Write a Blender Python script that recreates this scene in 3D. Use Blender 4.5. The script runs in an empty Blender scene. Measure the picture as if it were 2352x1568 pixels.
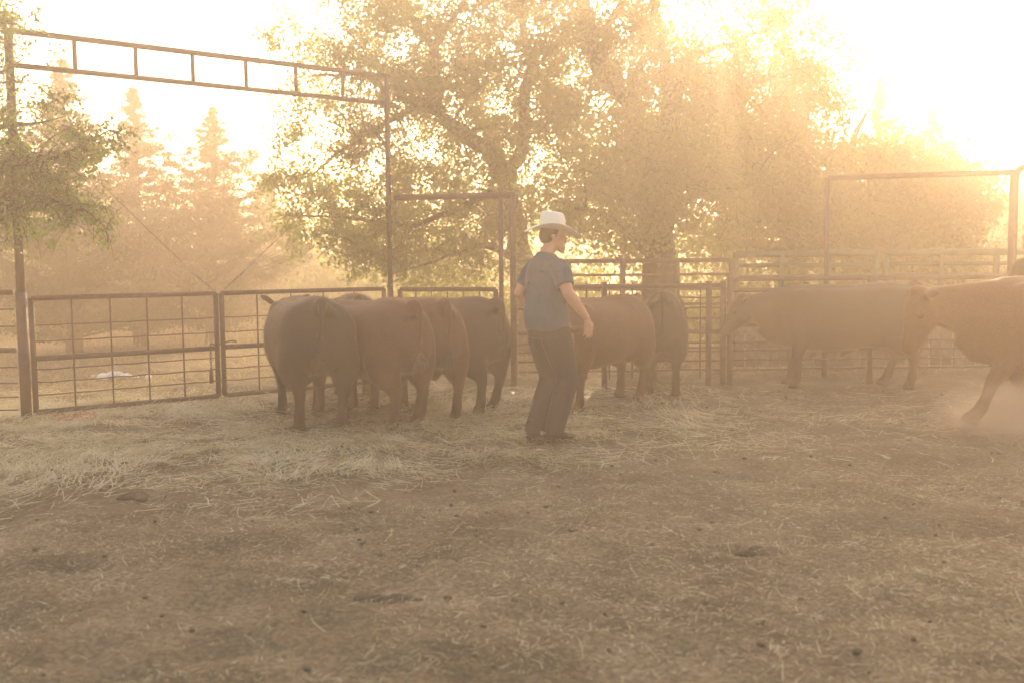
import bpy, bmesh, math, random
import numpy as np
from mathutils import Vector, Matrix, Euler
R = math.radians
S = bpy.context.scene
C = S.collection
random.seed(11); rng = np.random.default_rng(11)

# ------------------------------------------------------------------ camera, sky, sun, exposure
CAMH = 1.45; F = 2287.0; CX, CY = 1176.0, 784.0
cam = bpy.data.cameras.new('camera'); cam.lens = 35.0; cam.sensor_width = 36.0
cam.clip_start = 0.05; cam.clip_end = 2000
cam.dof.use_dof = True; cam.dof.focus_distance = 9.0; cam.dof.aperture_fstop = 1.8
co = bpy.data.objects.new('camera', cam); C.objects.link(co)
co.location = (0, 0, CAMH)
CM = (Euler((R(90 - 4.6), 0, 0)).to_matrix() @ Matrix.Rotation(R(-0.5), 3, 'Z'))
co.rotation_euler = CM.to_euler()
S.camera = co

SUN_EL, SUN_AZ = 15.6, 11.0           # azimuth to the right of the viewing direction
w = bpy.data.worlds.new('World'); S.world = w; w.use_nodes = True
nt = w.node_tree; bg = nt.nodes['Background']
sky = nt.nodes.new('ShaderNodeTexSky'); sky.sky_type = 'NISHITA'; sky.sun_disc = False
sky.sun_elevation = R(SUN_EL); sky.sun_rotation = R(SUN_AZ)
sky.dust_density = 3.0; sky.air_density = 1.0; sky.ozone_density = 0.4; sky.altitude = 300
nt.links.new(sky.outputs[0], bg.inputs[0]); bg.inputs[1].default_value = 0.15
sl = bpy.data.lights.new('sun', 'SUN'); sl.energy = 5.0; sl.angle = R(0.6); sl.color = (1.0, 0.76, 0.50)
so = bpy.data.objects.new('sun', sl); C.objects.link(so)
sd = Vector((math.sin(R(SUN_AZ)) * math.cos(R(SUN_EL)), math.cos(R(SUN_AZ)) * math.cos(R(SUN_EL)), math.sin(R(SUN_EL))))
so.rotation_euler = sd.to_track_quat('Z', 'Y').to_euler(); so.location = (4, 18, 9)
S.view_settings.view_transform = 'Standard'; S.view_settings.look = 'None'
S.view_settings.gamma = 1.0; S.view_settings.exposure = 1.75
S.cycles.use_denoising = True
S.cycles.max_bounces = 8; S.cycles.diffuse_bounces = 2; S.cycles.glossy_bounces = 2
S.cycles.transmission_bounces = 3; S.cycles.volume_bounces = 3
S.cycles.sample_clamp_indirect = 4.0
HAZE = dict(density=0.0265, g=0.64, color=(1.0, 0.836, 0.65))

# ------------------------------------------------------------------ helpers
def PX(xd, yd, depth):
    """a point of the place: photo direction at a known distance along +Y"""
    d = CM @ Vector(((xd - CX) / F, -(yd - CY) / F, -1.0))
    return Vector((0, 0, CAMH)) + d * (depth / d.y)
def PG(xd, yd):
    d = CM @ Vector(((xd - CX) / F, -(yd - CY) / F, -1.0))
    return Vector((0, 0, CAMH)) + d * (-CAMH / d.z)

def tag(o, label=None, cat=None, group=None, kind=None):
    if label: o['label'] = label
    if cat: o['category'] = cat
    if group: o['group'] = group
    if kind: o['kind'] = kind
    return o
def thing(name, label, cat, loc=(0, 0, 0), rz=0, group=None):
    o = bpy.data.objects.new(name, None); C.objects.link(o)
    o.location = loc; o.rotation_euler = (0, 0, rz)
    return tag(o, label, cat, group)
def add(name, me, m, parent=None, world=False):
    me.name = name
    o = bpy.data.objects.new(name, me); C.objects.link(o)
    if m: me.materials.clear(); me.materials.append(m)
    if parent:
        o.parent = parent
        if world:
            mw = Matrix.LocRotScale(parent.location, parent.rotation_euler, parent.scale)
            o.matrix_parent_inverse = mw.inverted()
    return o
def npmesh(V, Fc, smooth=False):
    V = np.asarray(V, np.float32).reshape(-1, 3); Fc = np.asarray(Fc, np.int32); k = Fc.shape[1]; n = len(Fc)
    me = bpy.data.meshes.new('m')
    me.vertices.add(len(V)); me.vertices.foreach_set('co', V.ravel())
    me.loops.add(n * k); me.loops.foreach_set('vertex_index', Fc.ravel())
    me.polygons.add(n); me.polygons.foreach_set('loop_start', np.arange(0, n * k, k, dtype=np.int32))
    me.update(calc_edges=True)
    if smooth: me.polygons.foreach_set('use_smooth', np.ones(n, bool))
    return me
class MB:
    """collects tubes and sweeps into one mesh"""
    def __init__(s): s.bm = bmesh.new()
    def loft(s, pts, ra, rb=None, side=(0, 1, 0), n=14, e=2.0, cap=True):
        P = [Vector(p) for p in pts]; N = len(P)
        if not hasattr(ra, '__len__'): ra = [ra] * N
        rb = ra if rb is None else (rb if hasattr(rb, '__len__') else [rb] * N)
        rings = []
        sv = Vector(side)
        for i in range(N):
            t = (P[min(i + 1, N - 1)] - P[max(i - 1, 0)])
            if t.length < 1e-9: t = Vector((0, 0, 1))
            t.normalize()
            a = sv - t * sv.dot(t)
            if a.length < 0.05: a = t.orthogonal()
            a.normalize(); b = t.cross(a)
            ring = []
            for k in range(n):
                th = 2 * math.pi * k / n; c_, s_ = math.cos(th), math.sin(th)
                c_ = math.copysign(abs(c_) ** (2 / e), c_); s_ = math.copysign(abs(s_) ** (2 / e), s_)
                ring.append(s.bm.verts.new(P[i] + a * (c_ * ra[i]) + b * (s_ * rb[i])))
            rings.append(ring)
        for i in range(N - 1):
            for k in range(n):
                s.bm.faces.new((rings[i][k], rings[i][(k + 1) % n], rings[i + 1][(k + 1) % n], rings[i + 1][k]))
        if cap:
            s.bm.faces.new(rings[0][::-1]); s.bm.faces.new(rings[-1])
        return s
    def pipe(s, a, b, r, n=10):
        a, b = Vector(a), Vector(b); return s.loft([a, b], r, side=(b - a).orthogonal(), n=n)
    def box(s, c, sx, sy, sz, rz=0, bev=0):
        m = Matrix.Translation(c) @ Matrix.Rotation(rz, 4, 'Z') @ Matrix.Diagonal((sx, sy, sz, 1))
        r = bmesh.ops.create_cube(s.bm, size=1, matrix=m)
        if bev:
            es = list({e for v in r['verts'] for e in v.link_edges})
            bmesh.ops.bevel(s.bm, geom=es, offset=bev, segments=2, affect='EDGES')
        return s
    def ball(s, c, rx, ry=None, rz=None, seg=16):
        ry = ry or rx; rz = rz or rx
        bmesh.ops.create_uvsphere(s.bm, u_segments=seg, v_segments=seg // 2 + 2, radius=1,
                                  matrix=Matrix.Translation(c) @ Matrix.Diagonal((rx, ry, rz, 1)))
        return s
    def mesh(s, smooth=True):
        bmesh.ops.recalc_face_normals(s.bm, faces=s.bm.faces)
        me = bpy.data.meshes.new('m'); s.bm.to_mesh(me); s.bm.free()
        if smooth: me.polygons.foreach_set('use_smooth', np.ones(len(me.polygons), bool))
        return me
def skinned(mb, voxel, smooth=4, fac=0.5):
    """melt overlapping lofts into one continuous skin"""
    me = mb.mesh(False); o = bpy.data.objects.new('tmp', me); C.objects.link(o)
    r = o.modifiers.new('r', 'REMESH'); r.mode = 'VOXEL'; r.voxel_size = voxel
    if smooth:
        q = o.modifiers.new('s', 'SMOOTH'); q.factor = fac; q.iterations = smooth
    dg = bpy.context.evaluated_depsgraph_get()
    out = bpy.data.meshes.new_from_object(o.evaluated_get(dg), depsgraph=dg)
    bpy.data.objects.remove(o); out.polygons.foreach_set('use_smooth', np.ones(len(out.polygons), bool))
    return out

# value noise in numpy (shared by the ground and by what lies on it)
LAT = rng.random((256, 256))
def vn(x, y):
    xi = np.floor(x).astype(int); yi = np.floor(y).astype(int); fx = x - xi; fy = y - yi
    fx = fx * fx * (3 - 2 * fx); fy = fy * fy * (3 - 2 * fy)
    g = lambda a, b: LAT[a % 256, b % 256]
    return (g(xi, yi) * (1 - fx) * (1 - fy) + g(xi + 1, yi) * fx * (1 - fy) + g(xi, yi + 1) * (1 - fx) * fy + g(xi + 1, yi + 1) * fx * fy)
def gh(x, y):
    x = np.asarray(x, float); y = np.asarray(y, float)
    near = np.clip((22 - y) / 8, 0, 1)
    h = (vn(x * .9 + 40, y * .9) - .5) * .030 + (vn(x * 3.1, y * 3.1 + 9) - .5) * .026 + near * ((vn(x * 6.1, y * 6.1 + 50) - .5) * .030 - np.clip(vn(x * 4.3 + 11, y * 5.2) - .66, 0, 1) * .10 + (vn(x * 11.3, y * 11.3) - .5) * .016 + (vn(x * 19 + 5, y * 19) - .5) * .012)
    return h - 0.012

# ------------------------------------------------------------------ materials
def mat(name, col, rough=.8, spec=.3, noise=None, bump=None, metal=0, sheen=0, scale=None, trans=0, col2=None, detail=4, wave=None):
    m = bpy.data.materials.new(name); m.use_nodes = True; t = m.node_tree; b = t.nodes['Principled BSDF']
    b.inputs['Base Color'].default_value = (*col, 1); b.inputs['Roughness'].default_value = rough
    b.inputs['Specular IOR Level'].default_value = spec; b.inputs['Metallic'].default_value = metal
    if sheen:
        b.inputs['Sheen Weight'].default_value = sheen; b.inputs['Sheen Roughness'].default_value = .35
        b.inputs['Sheen Tint'].default_value = (1, .72, .5, 1)
    tc = t.nodes.new('ShaderNodeTexCoord')
    if noise:
        n = t.nodes.new('ShaderNodeTexNoise'); n.inputs['Scale'].default_value = scale or noise; n.inputs['Detail'].default_value = detail
        n.inputs['Roughness'].default_value = .65
        t.links.new(tc.outputs['Object'], n.inputs['Vector'])
        cr = t.nodes.new('ShaderNodeValToRGB'); c2 = col2 or tuple(c * .45 for c in col)
        cr.color_ramp.elements[0].position = .36; cr.color_ramp.elements[1].position = .64
        cr.color_ramp.elements[0].color = (*c2, 1); cr.color_ramp.elements[1].color = (*col, 1)
        t.links.new(n.outputs[0], cr.inputs[0]); t.links.new(cr.outputs[0], b.inputs['Base Color'])
    if bump:
        sc, st, dist = bump
        n2 = t.nodes.new('ShaderNodeTexNoise'); n2.inputs['Scale'].default_value = sc; n2.inputs['Detail'].default_value = 5
        t.links.new(tc.outputs['Object'], n2.inputs['Vector'])
        bp = t.nodes.new('ShaderNodeBump'); bp.inputs['Strength'].default_value = st; bp.inputs['Distance'].default_value = dist
        t.links.new(n2.outputs[0], bp.inputs['Height']); t.links.new(bp.outputs[0], b.inputs['Normal'])
    if trans:
        tr = t.nodes.new('ShaderNodeBsdfTranslucent'); mx = t.nodes.new('ShaderNodeMixShader'); mx.inputs[0].default_value = trans
        tcol = tuple(min(1, c * k) for c, k in zip(col, (3.2, 3.2, 1.6)))
        if noise:
            vm = t.nodes.new('ShaderNodeMix'); vm.data_type = 'RGBA'; vm.blend_type = 'MULTIPLY'; vm.inputs[0].default_value = 1
            vm.inputs[7].default_value = (4.0, 3.5, 1.6, 1); vm.clamp_result = True
            t.links.new(cr.outputs[0], vm.inputs[6]); t.links.new(vm.outputs[2], tr.inputs[0])
        else: tr.inputs[0].default_value = (*tcol, 1)
        t.links.new(b.outputs[0], mx.inputs[1]); t.links.new(tr.outputs[0], mx.inputs[2])
        t.links.new(mx.outputs[0], t.nodes['Material Output'].inputs[0])
    return m
M = {}
M['pipe'] = mat('rusty_pipe', (.105, .055, .040), .62, .4, noise=14, col2=(.045, .026, .022), bump=(60, .3, .004))
M['wire'] = mat('rusty_rod', (.10, .052, .036), .7, .3, noise=25, col2=(.05, .03, .025))
M['green_paint'] = mat('faded_green_paint', (.085, .13, .06), .7, .3, noise=8, col2=(.05, .08, .04))
M['grey_metal'] = mat('galvanised', (.32, .33, .35), .45, .5, noise=10, metal=.4)
M['bark'] = mat('bark', (.085, .062, .045), .95, .1, noise=9, bump=(22, .9, .03))
M['leaf_a'] = mat('leaf_locust', (.11, .135, .030), .6, .25, noise=.9, col2=(.055, .085, .018), trans=.5)
M['leaf_b'] = mat('leaf_hackberry', (.10, .12, .030), .6, .25, noise=.8, col2=(.055, .075, .018), trans=.45)
M['leaf_elm'] = mat('leaf_elm', (.075, .125, .030), .5, .3, noise=1.6, col2=(.04, .08, .02), trans=.45)
M['leaf_cedar'] = mat('leaf_cedar', (.065, .075, .028), .8, .2, noise=1.2, col2=(.035, .045, .018), trans=.22)
M['straw'] = mat('straw', (.60, .54, .38), .5, .45, noise=5.0, col2=(.28, .24, .15), trans=.25)
M['drygrass'] = mat('dry_grass', (.40, .29, .15), .7, .3, noise=2.0, col2=(.26, .19, .09), trans=.2)
M['dung'] = mat('dung', (.12, .09, .06), .9, .2, noise=30, bump=(50, .8, .01))

def ground_mat():
    m = bpy.data.materials.new('dirt_and_chaff'); m.use_nodes = True; t = m.node_tree; b = t.nodes['Principled BSDF']
    b.inputs['Roughness'].default_value = .95; b.inputs['Specular IOR Level'].default_value = .15
    tc = t.nodes.new('ShaderNodeTexCoord')
    def noise(s, d=6, r=.65):
        n = t.nodes.new('ShaderNodeTexNoise'); n.inputs['Scale'].default_value = s; n.inputs['Detail'].default_value = d; n.inputs['Roughness'].default_value = r
        t.links.new(tc.outputs['Object'], n.inputs['Vector']); return n
    def ramp(src, p0, c0, p1, c1):
        r = t.nodes.new('ShaderNodeValToRGB'); r.color_ramp.elements[0].position = p0; r.color_ramp.elements[1].position = p1
        r.color_ramp.elements[0].color = (*c0, 1); r.color_ramp.elements[1].color = (*c1, 1); t.links.new(src.outputs[0], r.inputs[0]); return r
    a = ramp(noise(1.6), .35, (.115, .096, .058), .65, (.250, .206, .128))
    f = ramp(noise(38), .42, (.55, .52, .5), .60, (1.25, 1.2, 1.15))
    mx = t.nodes.new('ShaderNodeMix'); mx.data_type = 'RGBA'; mx.blend_type = 'MULTIPLY'; mx.inputs[0].default_value = .8
    t.links.new(a.outputs[0], mx.inputs[6]); t.links.new(f.outputs[0], mx.inputs[7])
    s = ramp(noise(120, 3), .60, (0, 0, 0), .68, (1, 1, 1))
    mx2 = t.nodes.new('ShaderNodeMix'); mx2.data_type = 'RGBA'; mx2.inputs[7].default_value = (.36, .31, .21, 1)
    t.links.new(s.outputs[0], mx2.inputs[0]); t.links.new(mx.outputs[2], mx2.inputs[6]); t.links.new(mx2.outputs[2], b.inputs['Base Color'])
    n3 = noise(30); n4 = noise(7)
    bp = t.nodes.new('ShaderNodeBump'); bp.inputs['Strength'].default_value = .8; bp.inputs['Distance'].default_value = .02
    t.links.new(n3.outputs[0], bp.inputs['Height'])
    bp2 = t.nodes.new('ShaderNodeBump'); bp2.inputs['Strength'].default_value = .6; bp2.inputs['Distance'].default_value = .05
    t.links.new(n4.outputs[0], bp2.inputs['Height']); t.links.new(bp.outputs[0], bp2.inputs['Normal']); t.links.new(bp2.outputs[0], b.inputs['Normal'])
    return m

# ------------------------------------------------------------------ ground
def build_ground():
    def axis(lo, hi, flo, fhi, fine, coarse):
        a = [flo]
        while a[-1] < fhi: a.append(a[-1] + fine)
        st = fine
        up = [a[-1]]
        while up[-1] < hi: st = min(coarse, st * 1.25); up.append(up[-1] + st)
        st = fine; dn = [a[0]]
        while dn[-1] > lo: st = min(coarse, st * 1.25); dn.append(dn[-1] - st)
        return np.array(dn[::-1][:-1] + a + up[1:])
    xs = axis(-95, 95, -7, 7, .045, 6); ys = axis(-14, 150, 3.0, 14, .045, 6)
    X, Y = np.meshgrid(xs, ys); Z = gh(X, Y)
    nx, ny = len(xs), len(ys); idx = np.arange(nx * ny).reshape(ny, nx)
    q = np.stack([idx[:-1, :-1], idx[:-1, 1:], idx[1:, 1:], idx[1:, :-1]], -1).reshape(-1, 4)
    o = add('ground', npmesh(np.stack([X, Y, Z], -1), q, True), ground_mat()); tag(o, kind='structure')
build_ground()

def strands(x, y, length, width, lift, az, curve, zoff=0.004, upright=False):
    """thin bent straw blades: three cross pairs each"""
    n = len(x); z0 = gh(x, y) + zoff
    d = np.stack([np.cos(az), np.sin(az)], -1); s = np.stack([-np.sin(az), np.cos(az)], -1)
    V = np.zeros((n, 6, 3)); 
    for k, t in enumerate((0, .5, 1)):
        off = d * (length * (t - .5 * (not upright)) * np.cos(lift))[:, None] + s * (curve * length * 4 * t * (1 - t))[:, None]
        zz = z0 + length * t * np.sin(lift) + .25 * length * np.abs(curve) * 4 * t * (1 - t)
        ww = width * (1.0 if k < 2 else .55) / 2
        tw = rng.uniform(-.5, .5, n)
        V[:, k * 2, :2] = np.stack([x, y], -1) + off + s * ww[:, None]; V[:, k * 2 + 1, :2] = np.stack([x, y], -1) + off - s * ww[:, None]
        V[:, k * 2, 2] = zz + ww * tw; V[:, k * 2 + 1, 2] = zz - ww * tw
    b = (np.arange(n) * 6)[:, None, None]; q = np.array([[0, 1, 3, 2], [2, 3, 5, 4]])[None]
    return V.reshape(-1, 3), (b + q).reshape(-1, 4)
def merge(parts):
    Vs, Fs, off = [], [], 0
    for V, Fc in parts: Vs.append(V); Fs.append(Fc + off); off += len(V)
    return npmesh(np.concatenate(Vs), np.concatenate(Fs))

def build_straw():
    def scatter(n, x0, x1, y0, y1, dens):
        x = rng.uniform(x0, x1, n * 4); y = rng.uniform(y0, y1, n * 4)
        keep = rng.random(n * 4) < dens(x, y); return x[keep][:n], y[keep][:n]
    def band(x, y):   # thick bedding: a drift across the left and middle of the pen
        edge = 6.2 + .22 * (x + 2) + 1.5 * (vn(x * .8, y * .8 + 31) - .5)
        a = np.clip((y - edge + .5) / 1.5, 0, 1) ** 1.5 * np.clip((11.4 - y) / 1.2, 0, 1) * np.clip((2.4 - x) / 2.0, .05, 1)
        return a * (.12 + .88 * np.clip((vn(x * 1.7 + 7, y * 2.6) - .3) * 5, 0, 1) * np.clip(.4 + vn(x * 5, y * 7), 0, 1))
    x, y = scatter(52000, -7, 6, 5.4, 11.8, band); n = len(x)
    P = [strands(x, y, rng.uniform(.05, .24, n), rng.uniform(.003, .0065, n), np.abs(rng.normal(0, .16, n)), np.where(rng.random(n) < .55, 9 * vn(x * .7 + 3, y * .7) + rng.normal(0, .35, n), rng.uniform(0, 6.28, n)), rng.normal(0, .05, n), rng.uniform(.002, .05, n))]
    o = add('straw_bedding', merge(P), M['straw']); tag(o, 'thick pale straw drifted across the left half of the pen', 'straw', kind='stuff')
    x, y = scatter(52000, -4.5, 7, 2.6, 10.5, lambda x, y: .15 + .85 * (vn(x * 1.3, y * 1.3 + 3) > .45)); n = len(x)
    P = [strands(x, y, rng.uniform(.012, .05, n) * np.where(rng.random(n) < .05, 4, 1), rng.uniform(.0012, .003, n), np.abs(rng.normal(0, .15, n)), rng.uniform(0, 6.28, n), rng.normal(0, .06, n), rng.uniform(.001, .012, n))]
    o = add('loose_straw', merge(P), M['straw']); tag(o, 'sparse broken straw stems on the bare dirt near the viewer', 'straw', kind='stuff')
    x, y = scatter(26000, -16, 10, 10.0, 24, lambda x, y: (.3 + .7 * vn(x, y)) * np.clip((y - np.where(x < -1.4, 9.5 + .76 * (x + 4.6), 12.0)) / 1.2, 0, 1)); n = len(x)
    P = [strands(x, y, rng.uniform(.08, .30, n), rng.uniform(.004, .010, n), np.abs(rng.normal(.25, .3, n)), rng.uniform(0, 6.28, n), rng.normal(0, .15, n), 0.0, True)]
    x, y = scatter(3200, -14, 12, 16.5, 27, lambda x, y: .2 + .8 * vn(x * .7, y * .7)); n = len(x)
    P.append(strands(x, y, rng.uniform(.2, .5, n), rng.uniform(.006, .014, n), rng.normal(1.35, .15, n), rng.uniform(0, 6.28, n), rng.normal(0, .12, n), 0.0, True))
    o = add('dry_grass', merge(P), M['drygrass']); tag(o, 'dry sunlit grass and hay litter beyond the gates', 'grass', kind='stuff')
build_straw()

# dung lumps and clods on the dirt
def build_clods():
    V, Fc, off = [], [], 0
    for i in range(560):
        x = random.uniform(-4, 6); y = random.uniform(3, 11); r = random.uniform(.006, .018) * (1.5 if random.random() < .05 else 1)
        bm = bmesh.new(); bmesh.ops.create_icosphere(bm, subdivisions=1, radius=1)
        s = [random.uniform(.7, 1.4) for _ in range(3)]
        z = float(gh(x, y))
        v = [[x + p.co.x * r * s[0] * random.uniform(.8, 1.2), y + p.co.y * r * s[1] * random.uniform(.8, 1.2), z + r * .25 + p.co.z * r * .6 * s[2]] for p in bm.verts]
        f = [[q.index + off for q in fc.verts] for fc in bm.faces]; bm.free()
        V += v; Fc += f; off += len(v)
    o = add('dirt_clods', npmesh(V, Fc), mat('dry_clod', (.17, .135, .09), .95, .1, noise=25, bump=(60, .6, .008))); tag(o, 'small dark clods of dirt strewn over the trampled ground', 'clods', kind='stuff')
    for k, (xd, yd, sz, lab) in enumerate(((885, 1368, .15, 'flat dark dung pat on the dirt nearest the viewer'), (1755, 1250, .13, 'dark dung pat on bare dirt at the right'), (320, 1135, .12, 'dark dung pat at the edge of the straw on the left'))):
        p = PG(xd, yd); m = MB()
        for j in range(9):
            a = random.uniform(0, 6.28); d = random.uniform(0, sz)
            m.ball((d * math.cos(a), d * .7 * math.sin(a), .0), random.uniform(.03, .07), random.uniform(.03, .06), random.uniform(.012, .026), 10)
        o = add('dung_pat', skinned(m, .012, 3), M['dung']); o.location = (p.x, p.y, float(gh(p.x, p.y)) - .002)
        tag(o, lab, 'dung')
build_clods()

# ------------------------------------------------------------------ gateway, gates, fences
HP = Vector((-4.60, 9.34, 0)); LP = Vector((-1.43, 11.76, 0))   # hinge post, latch-side tall post
GM = 1.90
GD = (LP - HP).normalized(); GL = (LP - HP).length
def gp(s, z, off=0): return HP + GD * s + Vector((0, 0, z)) + Vector((GD.y, -GD.x, 0)) * off
def gateway():
    t = thing('gateway_frame', 'tall rusty pipe gateway with a ladder truss across its top, over the two gates', 'gateway', HP)
    for P_, r in ((HP, .050), (LP, .036)):
        m = MB(); m.pipe(P_ - Vector((0, 0, .03)), P_ + Vector((0, 0, 1.2)), r); m.pipe(P_ + Vector((0, 0, 1.2)), P_ + Vector((0, 0, 3.60)), r * .8)
        add('post', m.mesh(), M['pipe'], t, True)
    m = MB(); m.pipe(gp(-.05, 3.60), gp(GL + .03, 3.60), .028); add('top_rail', m.mesh(), M['pipe'], t, True)
    m = MB(); m.pipe(gp(0.03, 3.29), gp(GL - .03, 3.29), .026); add('lower_rail', m.mesh(), M['pipe'], t, True)
    for k in range(1, 7):
        m = MB(); m.pipe(gp(GL * k / 7., 3.31), gp(GL * k / 7., 3.58), .021); add('rung', m.mesh(), M['pipe'], t, True)
gateway()
def gate_leaf(s0, s1, label, hz, cols, top=1.14, bot=.06):
    t = thing('pipe_gate', label, 'gate', gp(s0, 0), 0, 'pair of pipe gates under the gateway')
    m = MB()
    m.pipe(gp(s0, top), gp(s1, top), .025).pipe(gp(s0, bot), gp(s1, bot), .025)
    m.pipe(gp(s0, bot), gp(s0, top), .026).pipe(gp(s1, bot), gp(s1, top), .026)
    add('gate_frame', m.mesh(), M['pipe'], t, True)
    m = MB(); m.pipe(gp(s0, .57), gp(s1, .565), .026); add('middle_rail', m.mesh(), M['pipe'], t, True)
    for z in hz:
        sg = random.uniform(.004, .014)
        m = MB(); P = [gp(s0 + (s1 - s0) * k / 12., z - sg * abs(math.sin(math.pi * k / 12. * cols)), .012) for k in range(13)]
        m.loft(P, .0062, side=(0, 0, 1), n=6); add('rod', m.mesh(), M['wire'], t, True)
    for k in range(1, cols):
        s = s0 + (s1 - s0) * k / cols; m = MB(); m.pipe(gp(s, bot), gp(s, top), .0085, 8); add('upright', m.mesh(), M['wire'], t, True)
HZ = (.89, .735, .47, .35, .225)
gate_leaf(.085, GM - .03, 'nearer left leaf of the rusty pipe gates, hung on the thick post', HZ, 5)
gate_leaf(GM + .035, GL - .09, 'farther right leaf of the rusty pipe gates, partly behind the black bull', HZ, 5)
def cable(a, b, label, tb):
    a, b = Vector(a), Vector(b)
    m = MB(); P = [a.lerp(b, k / 16.) - Vector((0, 0, .05 * math.sin(math.pi * k / 16.))) for k in range(17)]
    m.loft(P, .004, n=6); o = add('stay_cable', m.mesh(), M['wire']); tag(o, label, 'cable', 'stay cables of the gates')
    m = MB(); c = a.lerp(b, tb) - Vector((0, 0, .05 * math.sin(math.pi * tb))); d = (b - a).normalized()
    side = d.orthogonal().normalized() * .011
    m.pipe(c - d * .22, c + d * .12, .0075, 6)
    for e in (-.1, .1, -.2): m.ball(c + d * e, .014, seg=8)
    add('turnbuckle', skinned(m, .004, 1), M['grey_metal'], o)
cable(gp(GM - .05, 1.17), gp(.02, 3.05), 'thin rusty cable rising left from the gate end to the thick post', .13)
cable(gp(GM + .07, 1.18), gp(GL - .02, 3.05), 'thin rusty cable rising right from the gate end toward the far post', .16)
def chain():
    t = thing('gate_chain', 'short chain with a hanging latch handle at the meeting gate ends', 'chain', gp(GM - .10, .55, .05))
    m = MB()
    P0 = gp(GM - .12, .60, .05)
    for k in range(7):
        c = P0 - Vector((0, 0, .032 * k)); pts = []
        ax = Vector((GD.x, GD.y, 0)) if k % 2 else Vector((GD.y, -GD.x, 0))
        for j in range(9):
            a = 2 * math.pi * j / 8; pts.append(c + ax * (.012 * math.cos(a)) + Vector((0, 0, .022 * math.sin(a))))
        m.loft(pts, .0045, n=5, cap=False)
    pts = [gp(GM - .12 + .28 * j / 10., .62 - .015 * math.sin(j * .6), .06) for j in range(11)]
    m.loft(pts, .010, n=6)
    add('links', m.mesh(), M['wire'], t, True)
    m = MB(); m.loft([P0 - Vector((0, 0, z)) for z in (.22, .25, .30, .38, .395)], (.008, .014, .020, .024, .018), n=10); add('latch_handle', m.mesh(), M['pipe'], t, True)
chain()

def rail_fence(A, B, label, rails, posts, pr=.036, ph=1.14, mp='pipe', name='pipe_fence', cat='fence', uprights=0, group=None, rmat=None, zt=0):
    A, B = Vector(A), Vector(B)
    t = thing(name, label, cat, A, 0, group)
    for z, r in rails:
        m = MB(); nseg = 10 if r < .015 else 2
        P = [A.lerp(B, k / nseg) + Vector((0, 0, z - (.012 * random.random() if r < .015 else 0))) for k in range(nseg + 1)]
        m.loft(P, r, side=(0, 0, 1), n=8); add('rail', m.mesh(), M[rmat or ('pipe' if r > .015 else 'wire')], t, True)
    for k in posts:
        p = A.lerp(B, k); m = MB(); m.pipe(p - Vector((0, 0, .03)), p + Vector((0, 0, ph)), pr); add('post', m.mesh(), M[mp], t, True)
    for k in range(1, uprights):
        p = A.lerp(B, k / uprights); m = MB(); m.pipe(p + Vector((0, 0, .08)), p + Vector((0, 0, ph)), .009, 6); add('upright', m.mesh(), M['wire'], t, True)
    return t
STD = [(1.20, .026), (1.05, .0065), (.89, .0065), (.66, .025), (.50, .0065), (.36, .0065), (.22, .0065), (.10, .0065)]
rail_fence((-4.66, 9.32, 0), (-9.2, 9.05, 0), 'rusty pipe and rod fence running off the left edge from the thick post', STD, (.5, 1), uprights=10)
# small walk gate with a head frame right of the far tall post
WB = Vector((0.02, 11.45, 0)); WA = LP + Vector((.07, -.02, 0))
def doorframe(A, B, H, label, rs=.036, inner=True, name='walkway_frame'):
    t = thing(name, label, 'gate frame', A)
    A, B = Vector(A), Vector(B); m = MB(); m.pipe(A + Vector((0, 0, H)), B + Vector((0, 0, H)) + (B - A).normalized() * .03, rs); add('head_rail', m.mesh(), M['pipe'], t, True)
    m = MB(); m.pipe(B, B + Vector((0, 0, H)), rs); add('post', m.mesh(), M['pipe'], t, True)
    if inner:
        q = B - (B - A).normalized() * .14; m = MB(); m.pipe(q, q + Vector((0, 0, H)), .028); add('post', m.mesh(), M['pipe'], t, True)
    return t
doorframe(WA, WB, 2.20, 'head height rusty pipe walkway frame left of the man')
rail_fence(WA + Vector((.05, -.03, 0)), WB - Vector((.2, .02, 0)), 'rod panel closing the walkway left of the man', [(1.13, .026), (.97, .008), (.82, .008), (.62, .022), (.46, .008), (.32, .008), (.18, .022)], (0, 1), pr=.03, ph=1.13, uprights=6, name='rod_panel')
# long pen fence behind the cattle
RE = PX(2312, 880, 11.6); RE.z = 0
FR = [(1.15, .027), (1.02, .010), (.90, .010), (.62, .025), (.50, .010), (.40, .010), (.29, .010), (.18, .010)]
MID = WB.lerp(RE, .42)
rail_fence(WB + Vector((.05, 0, 0)), MID, 'long rusty rail fence between the man and the tall cattle pen post', FR, (.42, .93, 1), ph=1.2, uprights=9)
A2 = MID + Vector((.08, 0, 0)); 
rail_fence(A2, RE + Vector((0, 0, 0)), 'rusty rail fence behind the standing brown cow on the right', [(z + .07 if z > .6 else z, r) for z, r in FR], (0, .5), ph=1.25)
rail_fence(RE + Vector((.1, 0, 0)), RE + Vector((4, -1.2, 0)), 'rusty rail fence leaving the frame at the right edge', FR, (.5, 1), ph=1.25)
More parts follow.
